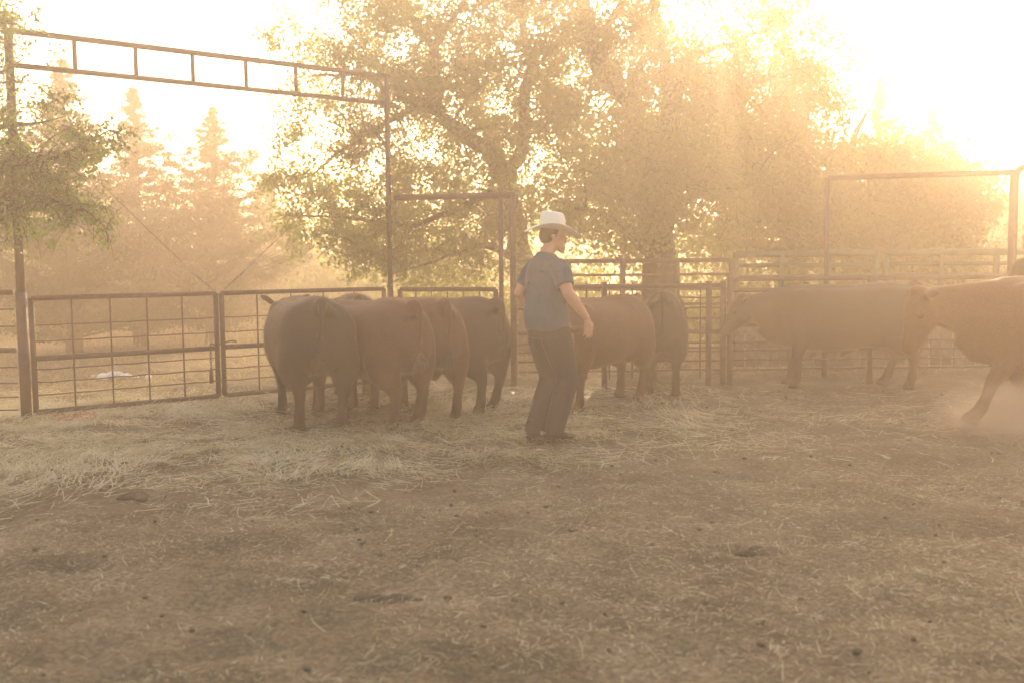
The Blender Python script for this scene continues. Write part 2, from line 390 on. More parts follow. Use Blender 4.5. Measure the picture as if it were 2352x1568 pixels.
# tall square frame on the right
RA = PX(1893, 880, 12.2); RA.z = 0; RB = RE + Vector((0, 0, 0))
doorframe(RA, RB, 2.42, 'tall thin pipe frame behind the cattle on the right', .034, False, 'tall_pipe_frame')
m = MB(); m.pipe(RA, RA + Vector((0, 0, 2.42)), .030)
o = [x for x in C.objects if x.name.startswith('tall_pipe_frame')][0]; add('post', m.mesh(), M['pipe'], o, True)
t = thing('bent_pipe_arch', 'bent pipe hoop starting beside the tall frame at the right edge', 'pipe arch', RB)
m = MB(); m.loft([RB + Vector((.06, .05, 0)), RB + Vector((.06, .05, 2.36)), RB + Vector((.09, .05, 2.46)), RB + Vector((.2, .05, 2.50)), RB + Vector((.9, .05, 2.46)), RB + Vector((1.6, .05, 2.4)), RB + Vector((1.75, .05, 2.25)), RB + Vector((1.78, .05, 0))], .035, side=(0, 1, 0), n=10)
add('hoop', m.mesh(), M['pipe'], t, True)
# outer fences beyond
FB = lambda xd, d: Vector((PX(xd, 640, d).x, d, 0))
rail_fence(FB(1180, 13.6), FB(1680, 13.6), 'second higher rail fence beyond the pen, behind the man', [(1.44, .03), (1.25, .018), (1.05, .018), (.85, .018), (.65, .018), (.45, .018), (.25, .018)], (0, .25, .5, .75, 1), ph=1.46, pr=.04, rmat='pipe')
def green_panel(A, B, label):
    t = rail_fence(A, B, label, [(1.52, .05), (1.36, .03), (1.20, .03), (1.02, .03), (.84, .03), (.64, .03), (.44, .03), (.24, .03)], (0, .33, .66, 1), ph=1.54, pr=.045, mp='green_paint', name='livestock_panel', rmat='green_paint', group='green livestock panels')
green_panel(FB(1690, 13.9), FB(2010, 13.9), 'faded green livestock panel beyond the fence, above the standing cow')
green_panel(FB(2035, 14.4), FB(2420, 14.2), 'faded green livestock panel behind the head of the near red cow')
# wooden board chute wall
t = thing('board_windbreak', 'low upright board windbreak behind the standing brown cow', 'windbreak', FB(1700, 12.9))
M['board'] = mat('grey_boards', (.20, .17, .13), .9, .2, noise=6, bump=(30, .5, .01))
for k in range(22):
    x = FB(1700, 12.9).x + k * .15; h = .62 + random.uniform(-.03, .04); m = MB(); m.box((x, 12.9 + random.uniform(-.008, .008), h / 2 + .06), .125, .025, h, 0, .004); add('board', m.mesh(False), M['board'], t, True)
for z in (.22, .55):
    m = MB(); m.box((FB(1700, 12.9).x + 1.6, 12.94, z), 3.4, .04, .09, 0, .004); add('batten', m.mesh(False), M['board'], t, True)

# shed and pole far right
def shed():
    x0 = PX(2150, 600, 27).x
    t = thing('low_shed', 'low far shed with a pale blue grey metal roof behind the right fence', 'shed', (x0 + 3, 27, 0))
    wm = mat('shed_wall', (.24, .17, .13), .8, .3, noise=5); rm = mat('shed_roof', (.30, .36, .44), .5, .4, noise=3)
    m = MB(); m.box((x0 + 3, 28.2, .80), 6, 2.4, 1.6, 0, .01); add('wall', m.mesh(False), wm, t, True)
    m = MB()
    for s in (-1, 1):
        v = [(x0 - .2, 28.2 + s * 1.5, 1.58), (x0 + 6.2, 28.2 + s * 1.5, 1.58), (x0 + 6.2, 28.2, 2.15), (x0 - .2, 28.2, 2.15)]
        vs = [m.bm.verts.new(p) for p in v] + [m.bm.verts.new(Vector(p) + Vector((0, 0, .05))) for p in v]
        for f in ((0, 1, 2, 3), (7, 6, 5, 4), (0, 4, 5, 1), (1, 5, 6, 2), (2, 6, 7, 3), (3, 7, 4, 0)): m.bm.faces.new([vs[i] for i in f])
    add('roof', m.mesh(False), rm, t, True)
    m = MB(); m.box((x0 + 1.6, 26.98, .75), 1.1, .03, 1.3, 0, .004); add('door', m.mesh(False), M['grey_metal'], t, True)
    for dx in (3.2, 4.6):
        m = MB(); m.box((x0 + dx, 26.98, 1.0), .6, .03, .5, 0, .004); add('window', m.mesh(False), M['grey_metal'], t, True)
shed()
def pole():
    p = Vector((PX(2343, 600, 33).x, 33, 0)); t = thing('utility_pole', 'faint utility pole with a crossarm against the sky at the far right', 'utility pole', p)
    m = MB(); m.loft([p + Vector((0, 0, z)) for z in (-.05, 3, 5.6, 5.75)], (.15, .13, .12, .11), n=10); add('pole', m.mesh(), M['bark'], t, True)
    m = MB(); m.box(p + Vector((0, -.12, 5.65)), .95, .09, .11, 0, .01); add('crossarm', m.mesh(False), M['bark'], t, True)
    m = MB(); m.pipe(p + Vector((.05, 0, 5.7)), p + Vector((.02, 0, 7.5)), .03); add('mast', m.mesh(), M['grey_metal'], t, True)
    for dx in (-.4, -.15, .4):
        m = MB(); m.loft([p + Vector((dx, -.12, 5.705 + z)) for z in (0, .03, .07, .11, .14)], (.02, .045, .03, .045, .02), n=8); add('insulator', m.mesh(), M['grey_metal'], t, True)
pole()

# ------------------------------------------------------------------ trees
def bez(a, b, c, n):
    return [a * (1 - t) ** 2 + b * 2 * t * (1 - t) + c * t * t for t in np.linspace(0, 1, n)]
def leafmesh(P, N, size, aspect=.55, rs=None):
    """P centres; random orientations; each leaf a folded pair of triangles"""
    r = rs or rng; n = len(P)
    u = r.normal(size=(n, 3)); u /= np.linalg.norm(u, axis=1)[:, None]; u[:, 2] -= .35; u /= np.linalg.norm(u, axis=1)[:, None]
    v = r.normal(size=(n, 3)); v -= (v * u).sum(1)[:, None] * u; v /= np.linalg.norm(v, axis=1)[:, None]
    w_ = np.cross(u, v); s = (size * r.uniform(.6, 1.35, n))[:, None]
    V = np.stack([P - u * s * .5, P + v * s * aspect * .5 + w_ * s * .08, P + u * s * .5, P - v * s * aspect * .5 + w_ * s * .08], 1)
    Fc = np.arange(n * 4).reshape(n, 4)
    return V.reshape(-1, 3), Fc
def broadleaf(name, label, limbs, ells, nclus, leaves, size, lm, group=None, base=None, crad=(.28, .55), twigs=True, seed=1, droop=.25, hole=None, cat='tree', bark='bark', along=(0, .2)):
    """limbs: polylines [(Vector, radius)...]; ells: (centre, radii, weight) volumes of foliage"""
    rr = np.random.default_rng(seed); pr = random.Random(seed)
    t = thing(name, label, cat, base or (limbs[0][0][0].x, limbs[0][0][0].y, 0), 0, group)
    m = MB(); nodes = []
    for L in limbs:
        P = [p for p, _ in L]; r_ = [q for _, q in L]
        # subdivide with wobble
        PP, RR = [], []
        for i in range(len(P) - 1):
            for k in range(4):
                f = k / 4; j = P[i].lerp(P[i + 1], f)
                wob = .0 if (i == 0 and k == 0) else min(.06, r_[i] * .5)
                PP.append(j + Vector([pr.uniform(-wob, wob) for _ in range(3)])); RR.append(r_[i] * (1 - f) + r_[i + 1] * f)
        PP.append(P[-1]); RR.append(r_[-1])
        m.loft(PP, RR, side=(.3, .9, .1), n=9); nodes += [(np.array(p), r0) for p, r0 in zip(PP, RR)]
    W = np.array([e[2] for e in ells], float); W /= W.sum()
    cs = []
    NP = np.array([a for a, _ in nodes]); NR = np.array([b for _, b in nodes])
    for c in range(nclus):
        e = ells[rr.choice(len(ells), p=W)]
        while True:
            q = rr.uniform(-1, 1, 3)
            d = np.linalg.norm(q)
            if d <= 1 and rr.random() < .35 + .65 * d: break
        q = np.array(e[0]) + q * np.array(e[1])
        if hole and any(np.linalg.norm((q - np.array(h[0])) / np.array(h[1])) < 1 for h in hole): continue
        cs.append(q)
    thin = [a for a, b in nodes if b < .05]
    for _ in range(along[0]): cs.append(thin[rr.integers(0, len(thin))] + rr.normal(0, along[1], 3) * np.array([1, 1, .8]))
    cs = sorted(cs, key=lambda q: np.min(np.linalg.norm(NP - q, axis=1)))
    LV = []
    for q in cs:
        dist = np.linalg.norm(NP - q, axis=1) + np.clip(.03 - NR, 0, 1) * 12
        i = int(np.argmin(dist)); a = NP[i]; L_ = np.linalg.norm(q - a)
        mid = (a + q) / 2 + np.array([0, 0, .22 * L_]) + rr.normal(0, .07 * L_, 3)
        pts = bez(a, mid, q, 6); r0 = min(NR[i] * .6, .012 + .016 * L_)
        rad = np.linspace(r0, .005, 6)
        m.loft([Vector(p) for p in pts], list(rad), n=5)
        NP = np.vstack([NP, pts[2:]]); NR = np.concatenate([NR, rad[2:]])
        cr = rr.uniform(*crad)
        nt_ = 6 if twigs else 0
        ends = []
        for k in range(nt_):
            dd = rr.normal(size=3); dd /= np.linalg.norm(dd); dd[2] -= droop
            e1 = q + dd * cr * rr.uniform(.6, 1.3)
            m.loft([Vector(q), Vector((q + e1) / 2 + np.array([0, 0, .04])), Vector(e1)], [.0035, .003, .0015], n=3, cap=False)
            ends.append(e1)
        nl = int(leaves * rr.uniform(.5, 1.5) * (cr / np.mean(crad)) ** 2)
        if ends:   # leaves strung along the twigs
            k = rr.integers(0, len(ends), nl); f = rr.uniform(.15, 1.08, nl)[:, None]
            E = np.array(ends)[k]; LV.append(q + (E - q) * f + rr.normal(0, cr * .16, (nl, 3)))
        else:
            LV.append(q + rr.normal(0, cr * .5, (nl, 3)) * np.array([1, 1, .7]))
    add('trunk', m.mesh(), M[bark], t, True)
    LV = np.concatenate(LV); LV[:, 2] = np.maximum(LV[:, 2], .05)
    V, Fc = leafmesh(LV, None, size, rs=rr)
    add('crown', npmesh(V, Fc), M[lm], t, True)
    return t
def E(xd, yd, dep, rx, ry_px, rdep, wgt):   # crown volume: centre seen at xd, yd; radii in photo px and metres deep
    p = PX(xd, yd, dep); return (tuple(p), (rx * dep / F, rdep, ry_px * dep / F), wgt)
def L(*pts): return [(PX(x, y, d), r) for x, y, d, r in pts]
def T(x, y, d):  # trunk foot on the ground under a pixel column
    p = PX(x, y, d); return Vector((p.x, p.y, -.08))

# the leaning tree whose limb reaches left over the pen
b1 = T(1215, 700, 15.6)
broadleaf('broadleaf_tree', 'tall leaning broadleaf tree whose crooked limb reaches left behind the gateway', [
    [(b1, .22), (PX(1205, 620, 15.6), .18), (PX(1170, 430, 15.3), .14), (PX(1110, 335, 15.0), .12), (PX(1014, 273, 14.8), .095), (PX(960, 238, 14.6), .07), (PX(905, 212, 14.5), .05), (PX(820, 170, 14.3), .035), (PX(720, 175, 14.0), .015)],
    L((1014, 273, 14.8, .10), (1000, 240, 14.8, .09), (996, 110, 14.9, .07), (942, 40, 15, .05), (900, -40, 15, .035), (860, -160, 15, .015)),
    L((996, 110, 14.9, .05), (1060, 20, 15.2, .04), (1120, -120, 15.4, .02)),
    L((1170, 430, 15.3, .12), (1200, 300, 15.6, .10), (1215, 160, 15.8, .08), (1200, 0, 16, .05), (1180, -160, 16, .02)),
    L((1110, 335, 15, .07), (1060, 310, 15.4, .05), (1150, 285, 16, .035), (1240, 290, 16.2, .02)),
    L((960, 238, 14.6, .05), (860, 300, 14.4, .035), (790, 340, 14.2, .025), (720, 400, 14, .012)),
    L((1170, 430, 15.3, .08), (1060, 480, 14.9, .05), (940, 520, 14.6, .035), (800, 500, 14.4, .02), (640, 495, 14.2, .010)),
    L((1205, 600, 15.6, .07), (1100, 560, 15, .04), (1000, 600, 14.6, .02), (900, 630, 14.4, .01)),
  ], [E(830, 150, 14.6, 190, 190, 1.3, .9), E(1010, 60, 15, 210, 200, 1.5, 1.7), E(1200, 80, 15.8, 160, 220, 1.6, 1.6), E(720, 330, 14.2, 120, 130, .9, .45),
      E(1060, 420, 15.4, 210, 130, 1.5, 1.9), E(800, 500, 14.4, 170, 95, 1.0, .7), E(980, 550, 15, 230, 75, 1.2, .9), E(1120, 240, 15.8, 200, 120, 1.5, 1.1)],
  560, 125, .064, 'leaf_a', seed=3, crad=(.22, .55), along=(60, .3), hole=[E(560, 300, 14, 90, 120, 4, 1)[:2]])
# the big forked tree in the middle
b2 = T(1515, 700, 14.6)
broadleaf('broadleaf_tree', 'massive forked tree in the centre with the low sun burning through its top', [
    [(b2, .33), (PX(1510, 620, 14.6), .24), (PX(1525, 480, 14.8), .20), (PX(1540, 340, 14.9), .17), (PX(1548, 245, 15), .13), (PX(1525, 150, 15), .085), (PX(1515, 60, 15), .06), (PX(1480, -80, 15), .04), (PX(1470, -200, 15), .02)],
    L((1525, 480, 14.8, .17), (1470, 300, 15, .15), (1425, 205, 15, .14), (1375, 150, 15, .14), (1350, 60, 15.1, .13), (1335, -30, 15.2, .10), (1310, -200, 15.4, .03)),
    L((1375, 150, 15, .08), (1400, 60, 15.3, .06), (1440, -20, 15.5, .04), (1460, -150, 15.8, .015)),
    L((1548, 245, 15, .12), (1575, 165, 15.1, .09), (1592, 125, 15.2, .06), (1660, 105, 15.4, .04), (1760, 70, 15.6, .03), (1850, -10, 15.8, .012)),
    L((1540, 340, 14.9, .12), (1640, 230, 15.2, .09), (1760, 180, 15.6, .06), (1880, 150, 15.8, .02)),
    L((1525, 480, 14.8, .10), (1620, 420, 15, .07), (1740, 400, 15.2, .03)),
    L((1510, 600, 14.6, .08), (1400, 500, 14.6, .05), (1300, 470, 14.5, .02)),
  ], [E(1350, 60, 15.3, 150, 220, 1.6, 1.7), E(1380, 330, 15.3, 150, 150, 1.5, 1.7), E(1560, 330, 15.5, 170, 120, 1.6, 1.6), E(1690, 330, 15.6, 150, 120, 1.5, 1.4),
      E(1500, 480, 15, 260, 110, 1.5, 2.0), E(1800, 130, 15.7, 140, 150, 1.4, 1.0), E(1480, 120, 15.2, 110, 180, 1.3, 1.1), E(1540, 400, 14.2, 150, 120, .8, 1.5), E(1590, 190, 14.8, 110, 70, .8, .8), E(1650, 20, 15.2, 130, 110, 1.2, .55), E(1700, -160, 15.7, 260, 90, 1.6, .5), E(1680, 180, 15.8, 120, 60, 1.2, .5), E(1400, -150, 15.3, 260, 90, 1.6, .9)],
  640, 130, .070, 'leaf_a', seed=5, hole=[E(1640, 0, 15, 40, 40, 5, 1)[:2], E(1745, 215, 15, 38, 40, 5, 1)[:2]], crad=(.25, .6))
# rounded trees to the right
b3 = T(1830, 700, 17.5)
broadleaf('broadleaf_tree', 'dense rounded tree right of centre, its top edge falling toward the bright sky', [
    [(b3, .26), (PX(1830, 600, 17.5), .22), (PX(1845, 480, 17.5), .18), (PX(1830, 350, 17.6), .12), (PX(1850, 220, 17.8), .05), (PX(1870, 110, 17.8), .02)],
    L((1845, 480, 17.5, .12), (1940, 360, 17.6, .08), (1990, 260, 17.8, .03)), L((1845, 480, 17.5, .12), (1740, 380, 17.4, .08), (1690, 300, 17.4, .03)),
    L((1830, 560, 17.5, .10), (1980, 470, 17.2, .06), (2080, 400, 17.2, .02))],
  [E(1800, 350, 17.5, 190, 150, 1.9, 2), E(1920, 420, 17.4, 190, 140, 1.9, 2), E(1850, 200, 17.8, 110, 110, 1.3, .6), E(1780, 520, 17, 220, 80, 1.6, 1.6), E(1930, 300, 17.8, 50, 50, .8, .25)],
  360, 115, .088, 'leaf_b', hole=[E(1915, 285, 17.6, 75, 38, 5, 1)[:2]], seed=8, crad=(.28, .6))
b4 = T(2110, 700, 18)
broadleaf('broadleaf_tree', 'lower bushy tree behind the tall pipe frame at the right', [
    [(b4, .20), (PX(2110, 590, 18), .16), (PX(2120, 480, 18), .11), (PX(2110, 390, 18), .06), (PX(2120, 320, 18), .02)],
    L((2120, 480, 18, .09), (2190, 430, 18, .05), (2250, 420, 18, .02)), L((2120, 520, 18, .08), (2040, 450, 18, .05), (2000, 400, 18, .02))],
  [E(2080, 440, 18, 130, 120, 1.7, 2), E(2170, 470, 18, 105, 95, 1.5, 1.5), E(2070, 540, 17.5, 180, 70, 1.5, 1.4), E(2235, 480, 18, 45, 60, 1, .25)],
  200, 110, .088, 'leaf_b', seed=9, crad=(.28, .55))
b5 = T(2400, 700, 24)
broadleaf('broadleaf_tree', 'pale distant tree cut by the right edge behind the shed', [
    [(b5, .2), (PX(2400, 600, 24), .16), (PX(2390, 520, 24), .09), (PX(2380, 470, 24), .03)], L((2390, 540, 24, .08), (2340, 500, 24, .04), (2300, 480, 24, .02))],
  [E(2370, 510, 24, 80, 60, 1.6, 1)], 70, 220, .08, 'leaf_b', seed=10, crad=(.3, .6))
# near elm reaching in from the left edge
b6 = Vector((-6.2, 9.6, -.06))
broadleaf('elm_tree', 'leafy green elm reaching in from the left edge in front of the thick gate post', [
    [(b6, .15), (b6 + Vector((.05, 0, 1.2)), .13), (PX(-150, 420, 9.5), .10), (PX(-90, 250, 9.4), .07), (PX(-60, 80, 9.3), .03), (PX(-30, -60, 9.2), .012)],
    L((-150, 430, 9.5, .07), (-40, 400, 9.2, .05), (60, 380, 9.1, .03), (160, 350, 9.0, .015), (250, 300, 9, .005)),
    L((-150, 460, 9.5, .06), (-30, 460, 9.2, .04), (80, 450, 9.1, .02), (190, 480, 9.0, .01), (250, 530, 9, .004)),
    L((-90, 250, 9.4, .04), (0, 290, 9.2, .025), (80, 285, 9.1, .012), (150, 268, 9.05, .004)),
    L((-60, 80, 9.3, .02), (20, 50, 9.2, .008), (75, 35, 9.15, .003)), L((-90, 200, 9.3, .02), (0, 170, 9.2, .012), (60, 130, 9.15, .004))],
  [E(10, 400, 9.15, 130, 26, .5, 1.3), E(30, 455, 9.1, 140, 30, .5, 1.4), E(10, 345, 9.2, 110, 24, .5, .9), E(110, 420, 9.0, 110, 22, .4, .7), E(120, 365, 9.05, 100, 16, .3, .5), E(200, 325, 9.0, 60, 12, .2, .3), E(60, 295, 9.1, 90, 18, .3, .5), E(20, 520, 9.1, 70, 40, .4, .6), E(150, 475, 9.0, 90, 16, .3, .4),
   E(5, 190, 9.2, 40, 80, .3, .3), E(15, 25, 9.2, 45, 30, .3, .12), E(-120, 300, 9.5, 110, 260, .8, 1.2)],
  128, 50, .046, 'leaf_elm', seed=12, crad=(.12, .30), droop=.25, along=(75, .12))

def d_up(c): return np.array([0, 0, c * .2])
def cedar(xd, ytop, dep, wpx, label, seed, lean=0, base_clear=.2, dens=1.0, sharp=1.0):
    rr = np.random.default_rng(seed); top = PX(xd, ytop, dep); H = top.z; foot = Vector((top.x - lean, top.y, -.06))
    Wm = wpx * dep / F; t = thing('cedar_tree', label, 'tree', (foot.x, foot.y, 0), 0, 'cedars beyond the gates')
    m = MB(); N = 9; sp = [foot.lerp(top, k / (N - 1)) + Vector((rr.normal(0, .03), 0, 0)) * (0 < k < N - 1) for k in range(N)]
    m.loft(sp, list(np.linspace(.15, .012, N)), n=8)
    LV = []
    nb = int(225 * dens); amp = rr.uniform(.55, 1.4, 14); bend = rr.uniform(-.12, .12)
    for i in range(nb):
        f = base_clear / H + (1 - base_clear / H) * ((i + rr.random()) / nb) ** .85
        env = Wm * ((1 - f) ** .86 * 1.12 * sharp + .004) * rr.uniform(.55, 1.25) * (amp[int(f * 13.9)] if f < .9 else .9)
        if f < .25: env *= .75 + f
        az = rr.uniform(0, 6.283); p = foot.lerp(top, f); d = np.array([math.cos(az), math.sin(az)])
        rise = rr.uniform(.05, .6) * env
        a = np.array(p); b = a + np.array([d[0] * env * .5, d[1] * env * .5, rise * .1]); c = a + np.array([d[0] * env, d[1] * env, rise])
        pts = np.array(bez(a, b, c, 6)); m.loft([Vector(q) for q in pts], list(np.linspace(.020 * (1 - f) + .005, .003, 6)), n=4, cap=False)
        nc = max(2, int(env * 4.6))
        for k in range(nc):
            u = rr.uniform(.2, 1.08); q = np.array(bez(a, b, c, 20))[min(19, int(u * 19))]
            cl = rr.uniform(.06, .17) * (1.15 - .9 * f); n_ = int(rr.integers(34, 76) * (1.25 - 1.0 * f))
            LV.append(q + rr.normal(0, 1, (n_, 3)) * np.array([cl, cl, cl * .42]) + d_up(cl))
    for k in range(9): LV.append(np.array(top) + rr.normal(0, 1, (4 + k, 3)) * np.array([.004 + .012 * k, .004 + .012 * k, .05]) - np.array([0, 0, .09 * k - .05]))
    add('trunk', m.mesh(), M['bark'], t, True)
    V, Fc = leafmesh(np.concatenate(LV), None, .085, .36, rr); add('crown', npmesh(V, Fc), M['leaf_cedar'], t, True)
cedar(140, 140, 16.5, 235, 'tallest cedar behind the near elm at the left', 21)
cedar(303, 205, 18.0, 205, 'slim pointed cedar, middle one of the three beyond the gates', 22, dens=1.05)
cedar(490, 250, 18.5, 225, 'broad cedar beyond the gates beside the bright gap in the trees', 23, lean=.15, dens=1.1)
cedar(2022, 180, 19.5, 140, 'pointed cedar tip rising above the dense tree on the right', 24, dens=.8)
cedar(2142, 255, 20, 190, 'shorter cedar tip rising above the bushy tree on the right', 25, dens=.8)
cedar(-60, 330, 21, 200, 'cedar at the far left behind the fence, cut by the frame', 26, dens=.7)
cedar(620, 430, 24, 150, 'low wide cedar under the hanging twigs behind the black bull', 27, dens=.8)

def woods():
    """far belt of trees that reads as one mass"""
    rr = np.random.default_rng(77); LV = []
    m = MB()
    for i in range(330):
        x = rr.uniform(-42, 42); y = rr.uniform(27, 40); h = rr.uniform(1.4, 3.6) * (1.15 if x < 4 else .8)
        c = np.array([x, y, h * .5]); LV.append(c + rr.normal(0, 1, (150, 3)) * np.array([.9, .7, h * .26]))
        if i % 3 == 0: m.loft([Vector((x, y, -.1)), Vector((x + .1, y, h * .8))], [.12, .04], n=5)
    for i in range(70):
        x = rr.uniform(-22, -2.5); y = rr.uniform(21.5, 26); h = rr.uniform(.6, 1.7)
        LV.append(np.array([x, y, h * .5]) + rr.normal(0, 1, (150, 3)) * np.array([.6, .5, h * .27]))
    P = np.concatenate(LV); P[:, 2] = np.abs(P[:, 2]) + .05
    V, Fc = leafmesh(P, None, .26, .6, rr); o = add('far_woods', npmesh(V, Fc), M['leaf_b']); tag(o, 'hazy far belt of low trees and brush across the background', 'woods', kind='stuff')
    rr = np.random.default_rng(78); LV = []
    for i in range(130):
        x = rr.uniform(-1.2, 8.5); y = rr.uniform(15.6, 17.4); h = rr.uniform(.6, 1.7)
        LV.append(np.array([x, y, h * .55]) + rr.normal(0, 1, (170, 3)) * np.array([.35, .25, h * .26]))
    P = np.concatenate(LV); P[:, 2] = np.abs(P[:, 2]) + .04
    V, Fc = leafmesh(P, None, .085, .6, rr); o = add('undergrowth', npmesh(V, Fc), M['leaf_b']); tag(o, 'brush and saplings growing under the trees behind the fences', 'brush', kind='stuff')
woods()

# ------------------------------------------------------------------ litter by the gate
def litter():
    m = MB(); p = PG(272, 866)
    for k in range(26):
        a = random.uniform(0, 6.28); d = random.uniform(0, 1)
        m.ball((.34 * d * math.cos(a) * (1.4 if a > 3 else 1), .16 * d * math.sin(a), .02 + .07 * (1 - d) * random.random()), random.uniform(.03, .09), random.uniform(.03, .07), random.uniform(.015, .05), 8)
    o = add('crumpled_sheet', skinned(m, .025, 1), mat('white_plastic', (.72, .74, .74), .35, .5, bump=(18, 1, .04))); o.location = (p.x, p.y, float(gh(p.x, p.y)))
    tag(o, 'crumpled white plastic sheet lying on dry grass beyond the left gate', 'plastic sheet')
    for (xd, yd, lab) in ((300, 930, 'tangle of red baling twine just beyond the left gate'), (215, 968, 'tangle of faded red twine in the straw before the left gate')):
        p = PG(xd, yd); m = MB(); pts = []; q = Vector((0, 0, .02)); d = 0
        for k in range(90):
            d += random.uniform(-.9, .9); q = q + Vector((math.cos(d) * .03, math.sin(d) * .02, 0)); q.x *= .98; q.y *= .96
            q.z = .02 + .05 * abs(math.sin(k * .37)) * random.random(); pts.append(q.copy())
        m.loft(pts, .006, n=5); o = add('baling_twine', m.mesh(), mat('red_twine', (.55, .13, .09), .7, .3)); o.location = (p.x, p.y, float(gh(p.x, p.y)))
        tag(o, lab, 'twine', 'red baling twine')
litter()

# ------------------------------------------------------------------ cattle
def coat(name, col, col2=None):
    return mat(name, col, .62, .25, noise=3.5, col2=col2 or tuple(c * .6 for c in col), bump=(95, .35, .006), sheen=.14, detail=6)
M['black_coat'] = coat('black_coat', (.020, .015, .013)); M['brown_coat'] = coat('brown_coat', (.085, .028, .013)); M['red_coat'] = coat('red_coat', (.115, .034, .012), (.065, .018, .007))
M['dark_coat'] = coat('dark_coat', (.032, .020, .015))
for k_, c_ in (('black', (.05, .035, .028)), ('brown', (.12, .05, .03)), ('red', (.17, .058, .025)), ('dark', (.07, .045, .03))): M[k_ + '_coat_hair'] = mat(k_ + '_coat_hair', c_, .5, .4, trans=.4)
M["hoof"] = mat('hoof', (.035, .030, .026), .5, .4, noise=20); M['eye'] = mat('eye', (.01, .008, .006), .12, .6)
M['tail_hair'] = mat('tail_hair', (.16, .11, .07), .6, .3, noise=20, trans=.15); M['dark_hair'] = mat('dark_hair', (.035, .025, .02), .6, .3, noise=20)
def sm(pts, n=4):
    """Catmull-Rom through rows of numbers"""
    A = np.array(pts, float); out = []
    B = np.vstack([2 * A[0] - A[1], A, 2 * A[-1] - A[-2]])
    for i in range(len(A) - 1):
        p0, p1, p2, p3 = B[i], B[i + 1], B[i + 2], B[i + 3]
        for k in range(n):
            t = k / n; out.append(.5 * (2 * p1 + (p2 - p0) * t + (2 * p0 - 5 * p1 + 4 * p2 - p3) * t * t + (3 * p1 - p0 - 3 * p2 + p3) * t ** 3))
    out.append(A[-1]); return np.array(out)
